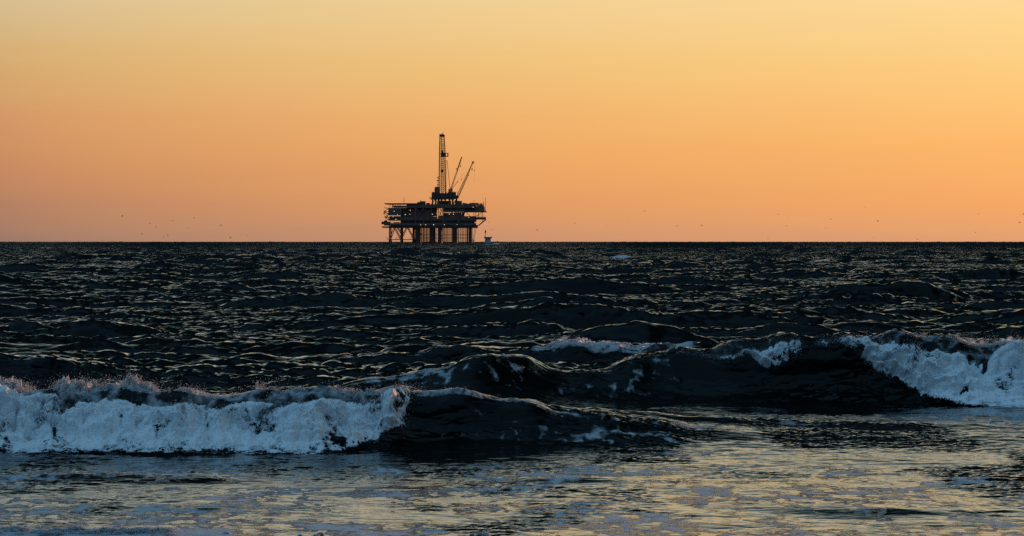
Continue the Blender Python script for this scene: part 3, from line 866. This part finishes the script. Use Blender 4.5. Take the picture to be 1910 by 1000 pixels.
# conductors (drill pipes down to the sea bed)
for X in (786.4, 788.9, 791.2, 794.3, 797, 799.6, 802.2, 810.5, 826.8, 829.4, 832.6, 835.2, 838.4, 842, 855, 858.6, 864.2, 869.8, 872.4, 787.5, 790.2, 792.5, 795.6, 798.3, 801, 812.5, 815, 828, 830.8, 834, 836.8, 840.2, 856.3, 860.3, 862.6, 866, 868.3, 871.4, 873.2):
    for yy in (-14 + rr.uniform(-4, 4),):
        part(MB().bar(p(X, 458, yy), p(X, 421, yy), rr.choice((.5, .6, .75)), 6), 'conductor_pipe', rr.choice((M_STEEL, M_RUST, M_DARK)))
for Y in (438, 444):
    m = MB()
    bx(m, 783, 876, Y - .45, Y + .45, -16, -13); bx(m, 783, 876, Y - .4, Y + .4, -30, -28.6)
    part(m, 'conductor_frame', M_STEEL)
part(MB().bar(p(888.5, 424, -20), p(884, 449, -20), .45), 'riser_pipe', M_RUST)
part(MB().bar(p(885.5, 424, 10), p(882, 448, 10), .35), 'riser_pipe', M_RUST)
m = MB(); bx(m, 879, 886, 448.4, 449.6, -30, -6); bx(m, 880, 883.5, 450.4, 451.4, -30, -6); m.bar(p(884, 458, -26), p(884, 446, -26), .5); m.bar(p(881, 458, -10), p(881, 446, -10), .5)
part(m, 'boat_landing', M_STEEL)
for X0, X1 in ((723, 732), (739, 744), (766, 777)):
    m = MB(); bx(m, X0, X1, 446.2, 447.0, -44, -34)
    for X in np.arange(X0 + .3, X1, 2.2): m.bar(p(X, 446.2, -43.6), p(X, 443.2, -43.6), .22)
    m.bar(p(X0, 443.3, -43.6), p(X1, 443.3, -43.6), .22)
    part(m, 'access_walkway', M_STEEL)

# decks
m = MB(); bx(m, 731, 892, 421, 425.4, -46, 46); bx(m, 714, 732, 422.4, 425, -40, -22); bx(m, 714, 732, 422.4, 425, 20, 40)
part(m, 'cellar_deck', M_DARK)
m = MB(); bx(m, 718, 889, 416.4, 420.8, -48, 48)
part(m, 'lower_deck', M_STEEL)
m = MB(); bx(m, 713, 728, 413.6, 418.4, -34, 34); m.bar(p(714.5, 415.5, -30), p(714.5, 415.5, 30), 2.2, 10); m.bar(p(719.5, 413.4, -28), p(719.5, 413.4, 28), 2.4, 10)
part(m, 'side_platform', M_DARK)
m = MB(); bx(m, 726, 888, 408.2, 411.6, -48, 48)
part(m, 'middle_deck', M_STEEL)
m = MB(); bx(m, 749, 886, 411.6, 416.4, -44, 44)
part(m, 'equipment_bank', M_DARK)
m = MB(); bx(m, 760, 886, 381.8, 388.2, -48, 48); bx(m, 735, 760, 384.0, 387, -48, 48)
part(m, 'upper_deck', M_STEEL)
m = MB(); bx(m, 720, 786, 379.6, 381.4, -50, 50); bx(m, 717.5, 722, 379.4, 380.0, -40, 40)
for X in (733, 746, 760): m.bar(p(X, 381.4, -44), p(X, 388, -44), .5); m.bar(p(X, 381.4, 44), p(X, 388, 44), .5)
part(m, 'helideck', M_DARK)

# enclosed modules between the decks, with gaps where the sky shows through
def module(X0, X1, Y0, Y1, y0, y1, mat, rib=True):
    m = MB(); bx(m, X0, X1, Y0, Y1, y0, y1)
    o = part(m, 'module', mat)
    if rib:
        rm = rr.choice((M_STEEL, M_DARK))
        for X in np.arange(X0 + 2, X1 - .5, rr.uniform(2.6, 4)):
            m = MB(); bx(m, X - .18, X + .18, Y0 + .6, Y1 - .6, y0 - .7, y0)
            part(m, 'wall_rib', rm, o)
    return o
module(726, 749, 388.2, 401.6, -47, 20, M_GREY, False)
module(728, 748, 403.6, 408.2, -45, 30, M_DARK)
module(749, 765, 388.2, 408.2, -40, 36, M_DARK)
module(765, 776.5, 388.2, 408.2, -38, 40, M_RUST)
module(776.5, 792, 388.2, 408.2, -36, 40, M_STEEL, False)
module(792, 806, 388.2, 408.2, -40, 40, M_RUST)
module(806, 814, 388.2, 403.2, -40, 40, M_DARK); module(806, 814, 404.2, 408.2, -40, 40, M_DARK)
module(819, 828, 402.5, 408.2, -40, 40, M_STEEL, False)
module(828, 842, 397.5, 408.2, -40, 38, M_DARK)
module(828, 852, 388.2, 395.6, -42, 40, M_GREY, False)
module(842, 858, 396.5, 408.2, -40, 40, M_RUST)
module(852, 868, 386.5, 395.2, -44, 30, M_GREY, False)
module(858, 867, 396, 408.2, -38, 38, M_STEEL)
module(867, 889, 403.5, 414, -40, 40, M_DARK)
module(868, 889, 382.4, 394.6, -42, 40, M_STEEL)
m = MB(); bx(m, 889, 904.5, 386.2, 394.4, -36, 30); bx(m, 866, 908, 394.4, 396, -44, 44)
part(m, 'right_deck', M_STEEL)
# posts in the openings
for X in (815.8, 818.6, 823, 826.5, 884.2, 888, 893, 899.8):
    part(MB().bar(p(X, 410, -30), p(X, 388 if X < 860 else 395, -30), .65, 6), 'deck_post', M_STEEL)
for a, b in (((816, 389), (824, 402)), ((826, 389), (820, 402)), ((820, 389), (828, 398)), ((836, 397), (846, 407)), ((900, 396), (889, 404)), ((869, 396), (877, 403))):
    part(MB().bar(p(a[0], a[1], -20), p(b[0], b[1], -20), .55), 'piping', M_RUST)
m = MB(); bx(m, 884, 907, 405.2, 409.6, -34, 34)
m.bar(p(906.5, 409, -30), p(893, 420.5, -30), .9).bar(p(906.5, 409, 30), p(893, 420.5, 30), .9).bar(p(900, 409, -30), p(900, 415, -30), .6).bar(p(893, 420.6, -30), p(886, 420.6, -30), .8)
part(m, 'right_gallery', M_STEEL)
# structural columns and X braces on the front face, paler than the walls
for X in (749.2, 776.8, 791.6, 806, 827.4, 855):
    for yy in (-49, 49):
        part(MB().bar(p(X, 421, yy), p(X, 386, yy), .75, 6), 'deck_column', M_PALE if X in (749.2, 827.4, 776.8) else M_STEEL)
for a, b in (((777.5, 389), (791, 407.5)), ((791, 389), (777.5, 407.5)), ((828, 390), (840, 407)), ((855, 396), (866, 408)), ((855, 411), (864, 420.5)), ((828, 411), (842, 420))):
    part(MB().bar(p(a[0], a[1], -49.4), p(b[0], b[1], -49.4), .4), 'cross_brace', M_PALE)
# handrails along the deck edges
def rail(X0, X1, Y, yy, h=2.6, step=2.4):
    m = MB()
    for X in np.arange(X0, X1 + .1, step): m.bar(p(X, Y, yy), p(X, Y - h, yy), .16, 4)
    for k in (.5, 1.0): m.bar(p(X0, Y - h * k, yy), p(X1, Y - h * k, yy), .15, 4)
    part(m, 'handrail', M_PALE if Y > 400 and yy < 0 else M_STEEL)
rail(750, 806, 408.2, -47.6); rail(726, 746, 404, -47.8); rail(806, 886, 408.2, -47.6); rail(760, 888, 421, -48, 2.2)
rail(888, 906, 405.2, -34); rail(868, 907, 394.4, -43.6, 2.4); rail(868, 907, 394.4, 43.6, 2.4); rail(786, 852, 381.8, 47, 2.2); rail(719, 749, 416.4, -47.6)
for X0, X1, Y in ((754, 760, 406.6), (761, 773, 407), (785, 800, 407), (807, 817, 407.2), (861, 869, 406.8), (736, 747, 415.2)):
    m = MB(); bx(m, X0, X1, Y - .6, Y + 1.0, -47.4, -45.4)
    part(m, 'pale_equipment', M_PALE)
# left edge clutter: stair landings and life raft pods
m = MB()
for X0, X1, Y in ((718.6, 727, 388.4), (717, 727, 394.6), (716.5, 727, 399.4), (718.4, 727, 405.6)):
    bx(m, X0, X1, Y - .4, Y + .5, -34, -16)
for a, b in (((727, 388.4), (717.5, 394.6)), ((717, 394.6), (726, 399.4)), ((726.5, 399.4), (718.4, 405.6)), ((727, 405.6), (720, 413.6))):
    m.bar(p(a[0], a[1], -25), p(b[0], b[1], -25), .6)
for X, Y0, Y1 in ((718.8, 384.6, 388.4), (717.4, 390.6, 394.6), (717, 396, 399.4), (719, 402, 405.6)):
    m.bar(p(X, Y0, -33), p(X, Y1, -33), .35)
part(m, 'stair_tower', M_DARK)
for X, Y in ((718.5, 397.4), (723.6, 403.6), (721.8, 407)):
    part(MB().bar(p(X - 1.6, Y, -36), p(X + 1.6, Y, -36), 1.15, 8), 'life_raft', M_RUST)
for X in (729.5, 734.5, 739, 743.5):
    part(MB().bar(p(X, 381, -36), p(X - 1.2, 388, -36), .55), 'helideck_strut', M_STEEL)

# top side: boxes, antennas, pipes
for X0, X1, Y0, Y1, mat in ((784, 794, 376.2, 381.8, M_DARK), (851.5, 862, 375.6, 381.8, M_GREY), (863, 868, 379.4, 382.4, M_DARK), (779, 783.4, 377.8, 380, M_DARK), (796, 802, 379.4, 381.8, M_STEEL)):
    m = MB(); bx(m, X0, X1, Y0, Y1, -30, -8); bx(m, X0 - .4, X1 + .4, Y0 - .5, Y0, -30.4, -7.6)
    part(m, 'deck_container', mat)
for X, Y0, Y1, r in ((754.4, 368.2, 380, .5), (905.6, 369, 395, .55), (902.2, 376.4, 386, .65), (785.4, 372.6, 376.2, .25), (884.4, 373.6, 381, .25), (898, 379, 386, .45)):
    m = MB().bar(p(X, Y1, -30), p(X, Y0, -30), r, 6, r * .7).bar(p(X - .9, Y0 + 2, -30), p(X + .9, Y0 + 2, -30), .25)
    part(m, 'antenna_mast', M_DARK)
m = MB()
for X in np.arange(868, 903, 2.6):
    h = rr.uniform(1.0, 3.6)
    m.bar(p(X, 383, rr.uniform(-34, 10)), p(X + rr.uniform(-.6, .6), 382.4 - h, rr.uniform(-30, 10)), rr.uniform(.5, 1.4), 7)
m.bar(p(868, 380.8, -20), p(896, 381.4, -20), .8); m.bar(p(876, 379.4, -26), p(892, 379.8, -26), .9)
bx(m, 890, 903, 383.4, 386.4, -28, 22)
part(m, 'process_piping', M_STEEL)
for X in (873, 878.5, 884):
    part(MB().bar(p(X, 394, -43.5), p(X, 383, -43.5), 1.5, 8), 'vertical_vessel', M_DARK)

# drill floor and substructure
m = MB(); bx(m, 805.5, 851, 360.4, 371.8, -22, 22); bx(m, 803, 853, 370.6, 372.2, -24, 24); bx(m, 801, 806, 368.4, 369.6, -14, 2)
part(m, 'drill_floor', M_DARK)
m = MB()
for X in (807, 812.5, 818, 824, 831, 838.5, 845, 850):
    for yy in (-20, 20): m.bar(p(X, 382, yy), p(X + rr.uniform(-.6, .6), 371.5, yy), rr.uniform(1.1, 1.9), 6)
for a, b in (((805, 381.6), (812, 372)), ((818, 381.6), (826, 372)), ((838, 381.6), (829, 372)), ((851, 372), (846, 381.6))):
    m.bar(p(a[0], a[1], -20), p(b[0], b[1], -20), .8)
bx(m, 815.5, 842, 374.8, 382, -14, 14)
part(m, 'substructure', M_STEEL)
m = MB(); bx(m, 811.5, 821, 348.6, 360.6, -12, 12); bx(m, 810.6, 814, 351, 357.6, -9, 9); bx(m, 836, 851, 358.8, 360.6, -20, 20); bx(m, 806.5, 812, 358.6, 360.6, -18, 10)
part(m, 'driller_cabin', M_STEEL)
m = MB()
for X, Y, r in ((815.4, 337, 1.0), (815, 331.4, .7), (816.4, 344.5, .9)):
    m.bar(p(X - r, Y, -4), p(X + r + 2.4, Y, -4), r * .8, 6)
m.bar(p(816.6, 348.6, -4), p(817.4, 329, -4), .5)
part(m, 'mud_pipe', M_DARK)
for yy in (-24, 24):
    m = MB()
    for X in np.arange(803, 853.1, 2.5): m.bar(p(X, 360.4, yy * .9), p(X, 358, yy * .9), .15, 4)
    m.bar(p(805, 358.1, yy * .9), p(852, 358.1, yy * .9), .16, 4)
    part(m, 'handrail', M_STEEL)

# derrick: four tapering corner legs, rings and diagonals
derrick = part(MB().bar(p(818.8, 360.4, -6), p(819.6, 276, -5), .75, 6).bar(p(819.6, 276, -5), p(820.6, 252, -4), .7, 6)
               .bar(p(831, 360.4, -6), p(830.2, 276, -5), .75, 6).bar(p(830.2, 276, -5), p(828.4, 252, -4), .7, 6)
               .bar(p(818.8, 360.4, 6), p(819.6, 276, 5), .75, 6).bar(p(819.6, 276, 5), p(820.6, 252, 4), .7, 6)
               .bar(p(831, 360.4, 6), p(830.2, 276, 5), .75, 6).bar(p(830.2, 276, 5), p(828.4, 252, 4), .7, 6), 'derrick', M_STEEL)
m = MB()
n = 26
def dx(Y, side):
    t = (360.4 - Y) / 108.4
    if side < 0: return 818.8 + .8 * min(t / .78, 1) + max(0, t - .78) / .22 * 1.0
    return 831 - .8 * min(t / .78, 1) - max(0, t - .78) / .22 * 1.8
for k in range(n):
    Ya, Yb = 358 - k * 106 / n, 358 - (k + 1) * 106 / n
    for yy in (-5.4, 5.4):
        m.bar(p(dx(Yb, -1), Yb, yy), p(dx(Yb, 1), Yb, yy), .24, 4)
        xm = 825.4
        m.bar(p(dx(Ya, -1), Ya, yy), p(xm - 1.2, Yb, yy), .26, 4); m.bar(p(xm - 1.2, Ya, yy), p(dx(Yb, -1), Yb, yy), .26, 4)
        m.bar(p(dx(Ya, 1), Ya, yy), p(xm + 1.2, Yb, yy), .30, 4); m.bar(p(xm + 1.2, Ya, yy), p(dx(Yb, 1), Yb, yy), .26, 4)
    for s in (-1, 1):
        m.bar(p(dx(Ya, s), Ya, -5.4), p(dx(Yb, s), Yb, 5.4), .24, 4)
part(m, 'lattice', M_RUST, derrick)
m = MB().bar(p(824.3, 360, 0), p(824.4, 256, 0), .8, 6).bar(p(826.6, 360, 0), p(826.4, 268, 0), .45, 6); bx(m, 822.6, 827.2, 316, 322, -3, 3); bx(m, 823, 826.6, 281, 287, -2, 2)
part(m, 'travelling_block', M_DARK, derrick)
m = MB(); bx(m, 819.6, 828.8, 250.6, 255.2, -6, 6); m.bar(p(821, 253, -3), p(821, 253, 3), 1.6, 10); bx(m, 828.6, 830, 252.6, 254.6, -3, 3)
m.bar(p(825.6, 251, 0), p(825.6, 247.2, 0), .4).bar(p(823.6, 251, 0), p(823.6, 248.8, 0), .3); m.bar(p(823, 249, 0), p(828, 249, 0), .25)
part(m, 'crown_block', M_DARK, derrick)
m = MB(); bx(m, 822, 836.4, 291, 292.4, -6, 6); bx(m, 822, 836.4, 285.4, 286.4, -6, 6); bx(m, 834.6, 836.6, 286, 291.4, -6, 6); bx(m, 822.4, 831.8, 286.2, 291.4, -5, 5)
part(m, 'monkeyboard', M_DARK, derrick)
m = MB(); bx(m, 831.2, 832.6, 346, 348.6, -2, 2); m.bar(p(832.2, 360.4, 0), p(832.1, 299.6, 0), .35).bar(p(832.1, 299.6, 0), p(834, 300.6, 0), .5).bar(p(834, 299.6, 0), p(839.4, 353, 0), .42)
part(m, 'standpipe_frame', M_DARK)

# cranes
def lattice_boom(m, a, b, w0, w1, n, r=.32, yy=2.0):
    a = np.array(a); b = np.array(b); d = (b - a) / np.linalg.norm(b - a); u = np.array((d[2], 0, -d[0]))
    P = lambda t, s, q: a + (b - a) * t + u * s * (w0 + (w1 - w0) * t) + np.array((0, q * yy * (1 - .6 * t), 0))
    for s in (-1, 1):
        for q in (-1, 1): m.bar(P(0, s, q), P(1, s, q), r * 1.25, 5, r)
    for k in range(n):
        t0, t1 = k / n, (k + 1) / n
        for q in (-1, 1): m.bar(P(t0, -1, q), P(t1, 1, q), r * .8, 4); m.bar(P(t0, 1, q), P(t1, -1, q), r * .8, 4)
        for s in (-1, 1): m.bar(P(t0, s, -1), P(t1, s, 1), r * .8, 4)
    return m
m = MB(); m.bar(p(838.6, 372, -6), p(839.4, 356, -6), 2.0, 10); bx(m, 836.5, 844.5, 352.6, 358.2, -10, -1); m.bar(p(842, 353, -6), p(841, 349, -6), .8)
crane = part(m, 'crane', M_CRANE)
m = lattice_boom(MB(), p(840, 357, -6), p(853, 318, -6), 1.1, .9, 12, .34)
part(m, 'boom', M_CRANE, crane)
m = MB().bar(p(852.6, 319, -6), p(861, 294, -6), 1.35, 6, 1.1); m.bar(p(860, 293.6, -6), p(862, 294, -6), .9)
part(m, 'boom_tip', M_DARK, crane)
m = MB().bar(p(861.2, 294.4, -6), p(858.9, 308.4, -6), .14, 4).bar(p(858.9, 308.2, -6), p(858.8, 312, -6), .9, 6); m.bar(p(850.6, 315.4, -7), p(852, 314.6, -7), .9)
part(m, 'hook_block', M_DARK, crane)
m = MB().bar(p(843, 352.6, -5), p(854, 338.6, -5), .45, 5).bar(p(853, 339.6, -5), p(854.4, 338, -5), .9, 5).bar(p(854, 338.6, -5), p(866, 321.5, -5), .16, 4)
part(m, 'gantry_strut', M_CRANE, crane)
m = MB(); m.bar(p(852, 382, -34), p(852, 369, -34), 1.9, 10); bx(m, 848.6, 856, 365, 370.6, -38, -30)
crane = part(m, 'crane', M_DARK)
m = lattice_boom(MB(), p(852.4, 369, -34), p(882.4, 303.4, -34), 1.5, .5, 22, .34)
part(m, 'boom', M_DARK, crane)
m = MB().bar(p(855, 370, -31), p(873.6, 328, -31), .55, 5).bar(p(873.6, 328, -31), p(882, 304, -34), .3, 5); m.bar(p(872.6, 327.4, -31), p(875.4, 327, -31), .9)
part(m, 'boom_guy', M_CRANE, crane)
m = MB(); bx(m, 880.6, 885, 302, 303.8, -36, -32); m.bar(p(882.6, 303, -34), p(883.6, 306, -34), .8)
part(m, 'boom_head', M_DARK, crane)
m = MB().bar(p(882, 304, -34), p(881, 314.8, -34), .14, 4).bar(p(881, 314.6, -34), p(880.8, 318.6, -34), .9, 6)
part(m, 'hook_block', M_DARK, crane)
m = MB().bar(p(884.6, 303.4, -34), p(885, 317.6, -34), .12, 4).bar(p(885, 317.6, -34), p(885.2, 320, -34), .75, 6).bar(p(885.1, 320, -34), p(885, 337.4, -34), .10, 4).bar(p(885, 337, -34), p(885, 338, -34), .4, 5)
part(m, 'whip_line', M_DARK, crane)
m = MB(); m.bar(p(861.6, 334, -32), p(861.4, 336.6, -32), .6, 5)
part(m, 'guy_clamp', M_DARK, crane)
# lit work lamps on the decks
for X, Y in ((737, 394.4), (743.4, 400.4), (757.6, 400.6), (766.8, 392.6), (766, 400.4), (807.8, 399.9), (734.8, 404.6), (740.4, 409.4), (785.8, 419.6), (795.4, 419.6), (810, 419.6), (830, 419.6),
             (839, 399.8), (847, 396.6), (862, 399), (883, 387), (875, 405.8), (853.4, 419.2), (846.4, 400), (835.6, 373.4), (849.6, 372.6)):
    part(MB().bar(p(X, Y, -50.6), p(X, Y, -49.6), rr.uniform(.32, .52), 8), 'work_lamp', M_LAMP)

# ------------------------------------------------------------------ the boat beside it
BD = 1800.0
BS = BD / F
boat = empty('fishing_boat', (px2x(911, BD), BD, sea_z(BD)))
tag(boat, 'small fishing boat with pale wheelhouse and tall mast beside the oil platform', 'boat')
def hull_mesh():
    m = MB()
    st = [(-18, 1.5, 3.0), (-15, 2.9, 2.8), (-6, 3.4, 2.5), (4, 3.4, 2.6), (11, 2.6, 3.2), (16, 1.2, 4.0), (18.5, .12, 4.5)]
    vs = []
    for x, hw, zt in st:
        vs += [(x, -hw, zt), (x - (1.2 if x > 15 else 0), -hw * .72, -.8), (x - (1.2 if x > 15 else 0), hw * .72, -.8), (x, hw, zt)]
    fs = []
    for k in range(len(st) - 1):
        a, b = 4 * k, 4 * k + 4
        fs += [(a, b, b + 1, a + 1), (a + 1, b + 1, b + 2, a + 2), (a + 2, b + 2, b + 3, a + 3), (a + 3, b + 3, b, a)]
    fs += [(0, 1, 2, 3), tuple(4 * (len(st) - 1) + i for i in (3, 2, 1, 0))]
    m.add(vs, fs)
    return m
hull_mesh().build('hull', M_HULL, boat, BS)
m = MB(); m.box(-6.4, 4.6, -2.4, 2.4, 2.5, 12.6); m.box(-4.4, 4.0, -2.6, 2.6, 2.4, 8.4)
cabin = m.build('wheelhouse', M_WHITE, boat, BS)
m = MB(); m.box(-7.8, 6.0, -2.9, 2.9, 12.6, 13.6); m.box(-7.9, -6.2, -2.6, 2.6, 11.0, 14.2); m.box(4.4, 6.4, -2.6, 2.6, 11.2, 14.4)
m.build('roof', M_HULL, cabin, BS)
for x0, x1 in ((-5.2, -2.2), (-1.6, 1.2), (1.7, 4.0)):
    MB().box(x0, x1, -2.52, -2.42, 9.4, 11.6).build('window', M_GLASS, cabin, BS)
m = MB().bar((-5.6, 0, 2.5), (-5.6, 0, 27.6), .65, 6, .4); m.box(-6.6, -4.2, -.6, .6, 21.8, 25.4); m.bar((-7.4, 0, 21.5), (-4, 0, 21.5), .3)
m.build('mast', M_HULL, boat, BS)
m = MB()
for x in np.arange(5, 18, 2.2): m.bar((x, -2.6 + (x - 5) * .17, 2.6 + (x - 5) * .1), (x, -2.6 + (x - 5) * .17, 4.6 + (x - 5) * .08), .15, 4)
m.bar((5, -2.6, 4.6), (18, -.4, 5.7), .18, 4); m.box(16.2, 18.2, -.5, .5, 4.6, 6.2)
m.build('bow_rail', M_HULL, boat, BS)
m = MB(); m.box(-14, -10, -1.6, 1.6, 2.6, 4.2); m.bar((-16.5, 0, 2.5), (-16.5, 0, 4.6), .4); m.box(6, 9, -1.2, 1.2, 3, 4.4)
m.build('deck_gear', M_HULL, boat, BS)

# white water pushed up by the boat
wx_ = np.linspace(px2x(899, BD), px2x(937, BD), 160); wp = np.linspace(0, math.pi, 14)
pg, xg = np.meshgrid(wp, wx_, indexing='ij')
u = (xg - wx_[0]) / (wx_[-1] - wx_[0])
hh = (0.26 + 0.45 * np.exp(-((u - .68) / .14) ** 2)) * (0.3 + 1.2 * fbm(xg * .9, pg, None, 3, seed=97)) * np.clip(6 * np.minimum(u, 1 - u), 0, 1)
V = np.stack([xg, BD - 2.2 - np.cos(pg) * (0.5 + hh), sea_z(BD) - 0.1 + np.sin(pg) * hh], -1)
o = mesh_np('boat_wash', V.reshape(-1, 3), grid_faces(14, 160), M_FOAM, attrs={'cover': np.full(pg.size, .9), 'thin': np.zeros(pg.size)})
tag(o, 'line of white wash along the waterline of the fishing boat', 'boat wash', kind='stuff')

# ------------------------------------------------------------------ gulls far off over the sea
def gull_mesh(name, up, bank):
    m = MB()
    body = [(-.30, 0.012), (-.22, .05), (-.05, .085), (.12, .08), (.22, .05), (.27, .045), (.33, .012)]
    n = 8; vs = []; fs = []
    for x, r in body:
        for k in range(n):
            t = 2 * math.pi * k / n
            vs.append((x, r * math.cos(t), r * .9 * math.sin(t) + (.03 if x > .2 else 0)))
    for j in range(len(body) - 1):
        for k in range(n):
            fs.append((j * n + k, j * n + (k + 1) % n, (j + 1) * n + (k + 1) % n, (j + 1) * n + k))
    m.add(vs, fs)
    m.add([(-.28, -.03, 0), (-.28, .03, 0), (-.45, .07, 0), (-.45, -.07, 0), (-.30, 0, .02), (-.30, 0, -.02)], [(0, 1, 2, 3), (0, 4, 1), (0, 1, 5)])
    for s in (-1, 1):
        a = [(.10, .05 * s, .03), (.17, .34 * s, .03 + up * .34), (.04, .70 * s, .03 + up * .42)]
        b = [(-.12, .05 * s, .03), (-.04, .34 * s, .03 + up * .32), (-.06, .70 * s, .03 + up * .41)]
        vs = []
        for q, r in zip(a, b): vs += [q, r, (r[0], r[1], r[2] - .018), (q[0], q[1], q[2] - .018)]
        fs = []
        for k in (0, 4): fs += [(k, k + 4, k + 5, k + 1), (k + 2, k + 6, k + 7, k + 3), (k + 1, k + 5, k + 6, k + 2), (k + 3, k + 7, k + 4, k)]
        fs.append((8, 9, 10, 11))
        m.add(vs, fs)
    o = m.build(name, M_BIRD)
    return o
birds_px = [(228, 403.4, 1.0), (264.5, 436.2, .9), (280, 416.5, .8), (291.5, 423.5, .8), (305.5, 442, 1), (312.5, 438.2, 1), (322, 412, .65), (352, 426.4, .7),
            (362.5, 406, .9), (412.5, 420.8, 1.05), (430, 443.6, 1.15), (461.5, 439, .55),
            (911, 415.4, .8), (917.8, 428.7, .75), (1001.8, 428.8, .95), (1072.3, 416.8, 1), (1132, 420, .5), (1170, 413.8, .55), (1202.4, 394, 1), (1262.5, 421.6, .8), (1309, 420, 1.05),
            (1451.5, 400, .85), (1470.6, 407.4, .75), (1466.8, 421, .75), (1540.5, 425.6, .75), (1550, 409.2, 1.05), (1432.5, 444.8, .65), (1535, 442, .5), (1613, 386.6, 1), (1637.2, 412.8, 1.1), (1630, 443, .5), (1711, 447, .6),
            (1824.5, 399.6, .8), (1819, 433, .75), (1838.8, 418, .5), (1902, 414.6, 1.2), (1908.4, 399.6, .9)]
ORD = ['leftmost', 'second', 'third', 'fourth', 'fifth', 'sixth', 'seventh', 'eighth', 'ninth', 'tenth', 'eleventh', 'twelfth', 'thirteenth', 'fourteenth', 'fifteenth', 'sixteenth', 'seventeenth',
       'eighteenth', 'nineteenth', 'twentieth', 'twenty-first', 'twenty-second', 'twenty-third', 'twenty-fourth', 'twenty-fifth']
protos = [gull_mesh('flying_gull', u, 0) for u in (.55, .1, -.35)]
used = set()
ln = rn = 0
for i, (X, Y, s) in enumerate(sorted(birds_px)):
    k = i % 3
    if k in used:
        o = protos[k].copy(); scene.collection.objects.link(o)
    else:
        o = protos[k]; used.add(k)
    D = 1650.0 + 250 * ((i * 37) % 11) / 11.0
    o.location = (px2x(X, D), D, EYE - (Y - YH) / F * D)
    o.rotation_euler = (rr.uniform(-.35, .35), rr.uniform(-.15, .15), rr.uniform(0, 6.28))
    o.scale = (1.6 * s,) * 3
    k = ln if X < 700 else rn
    side = 'left' if X < 700 else 'right'
    lab = f'tiny dark gull, {ORD[k]}{"" if k == 0 else " from the left"} of those flying {side} of the platform'
    if X < 700: ln += 1
    else: rn += 1
    tag(o, lab, 'bird', 'gulls flying over the sea')
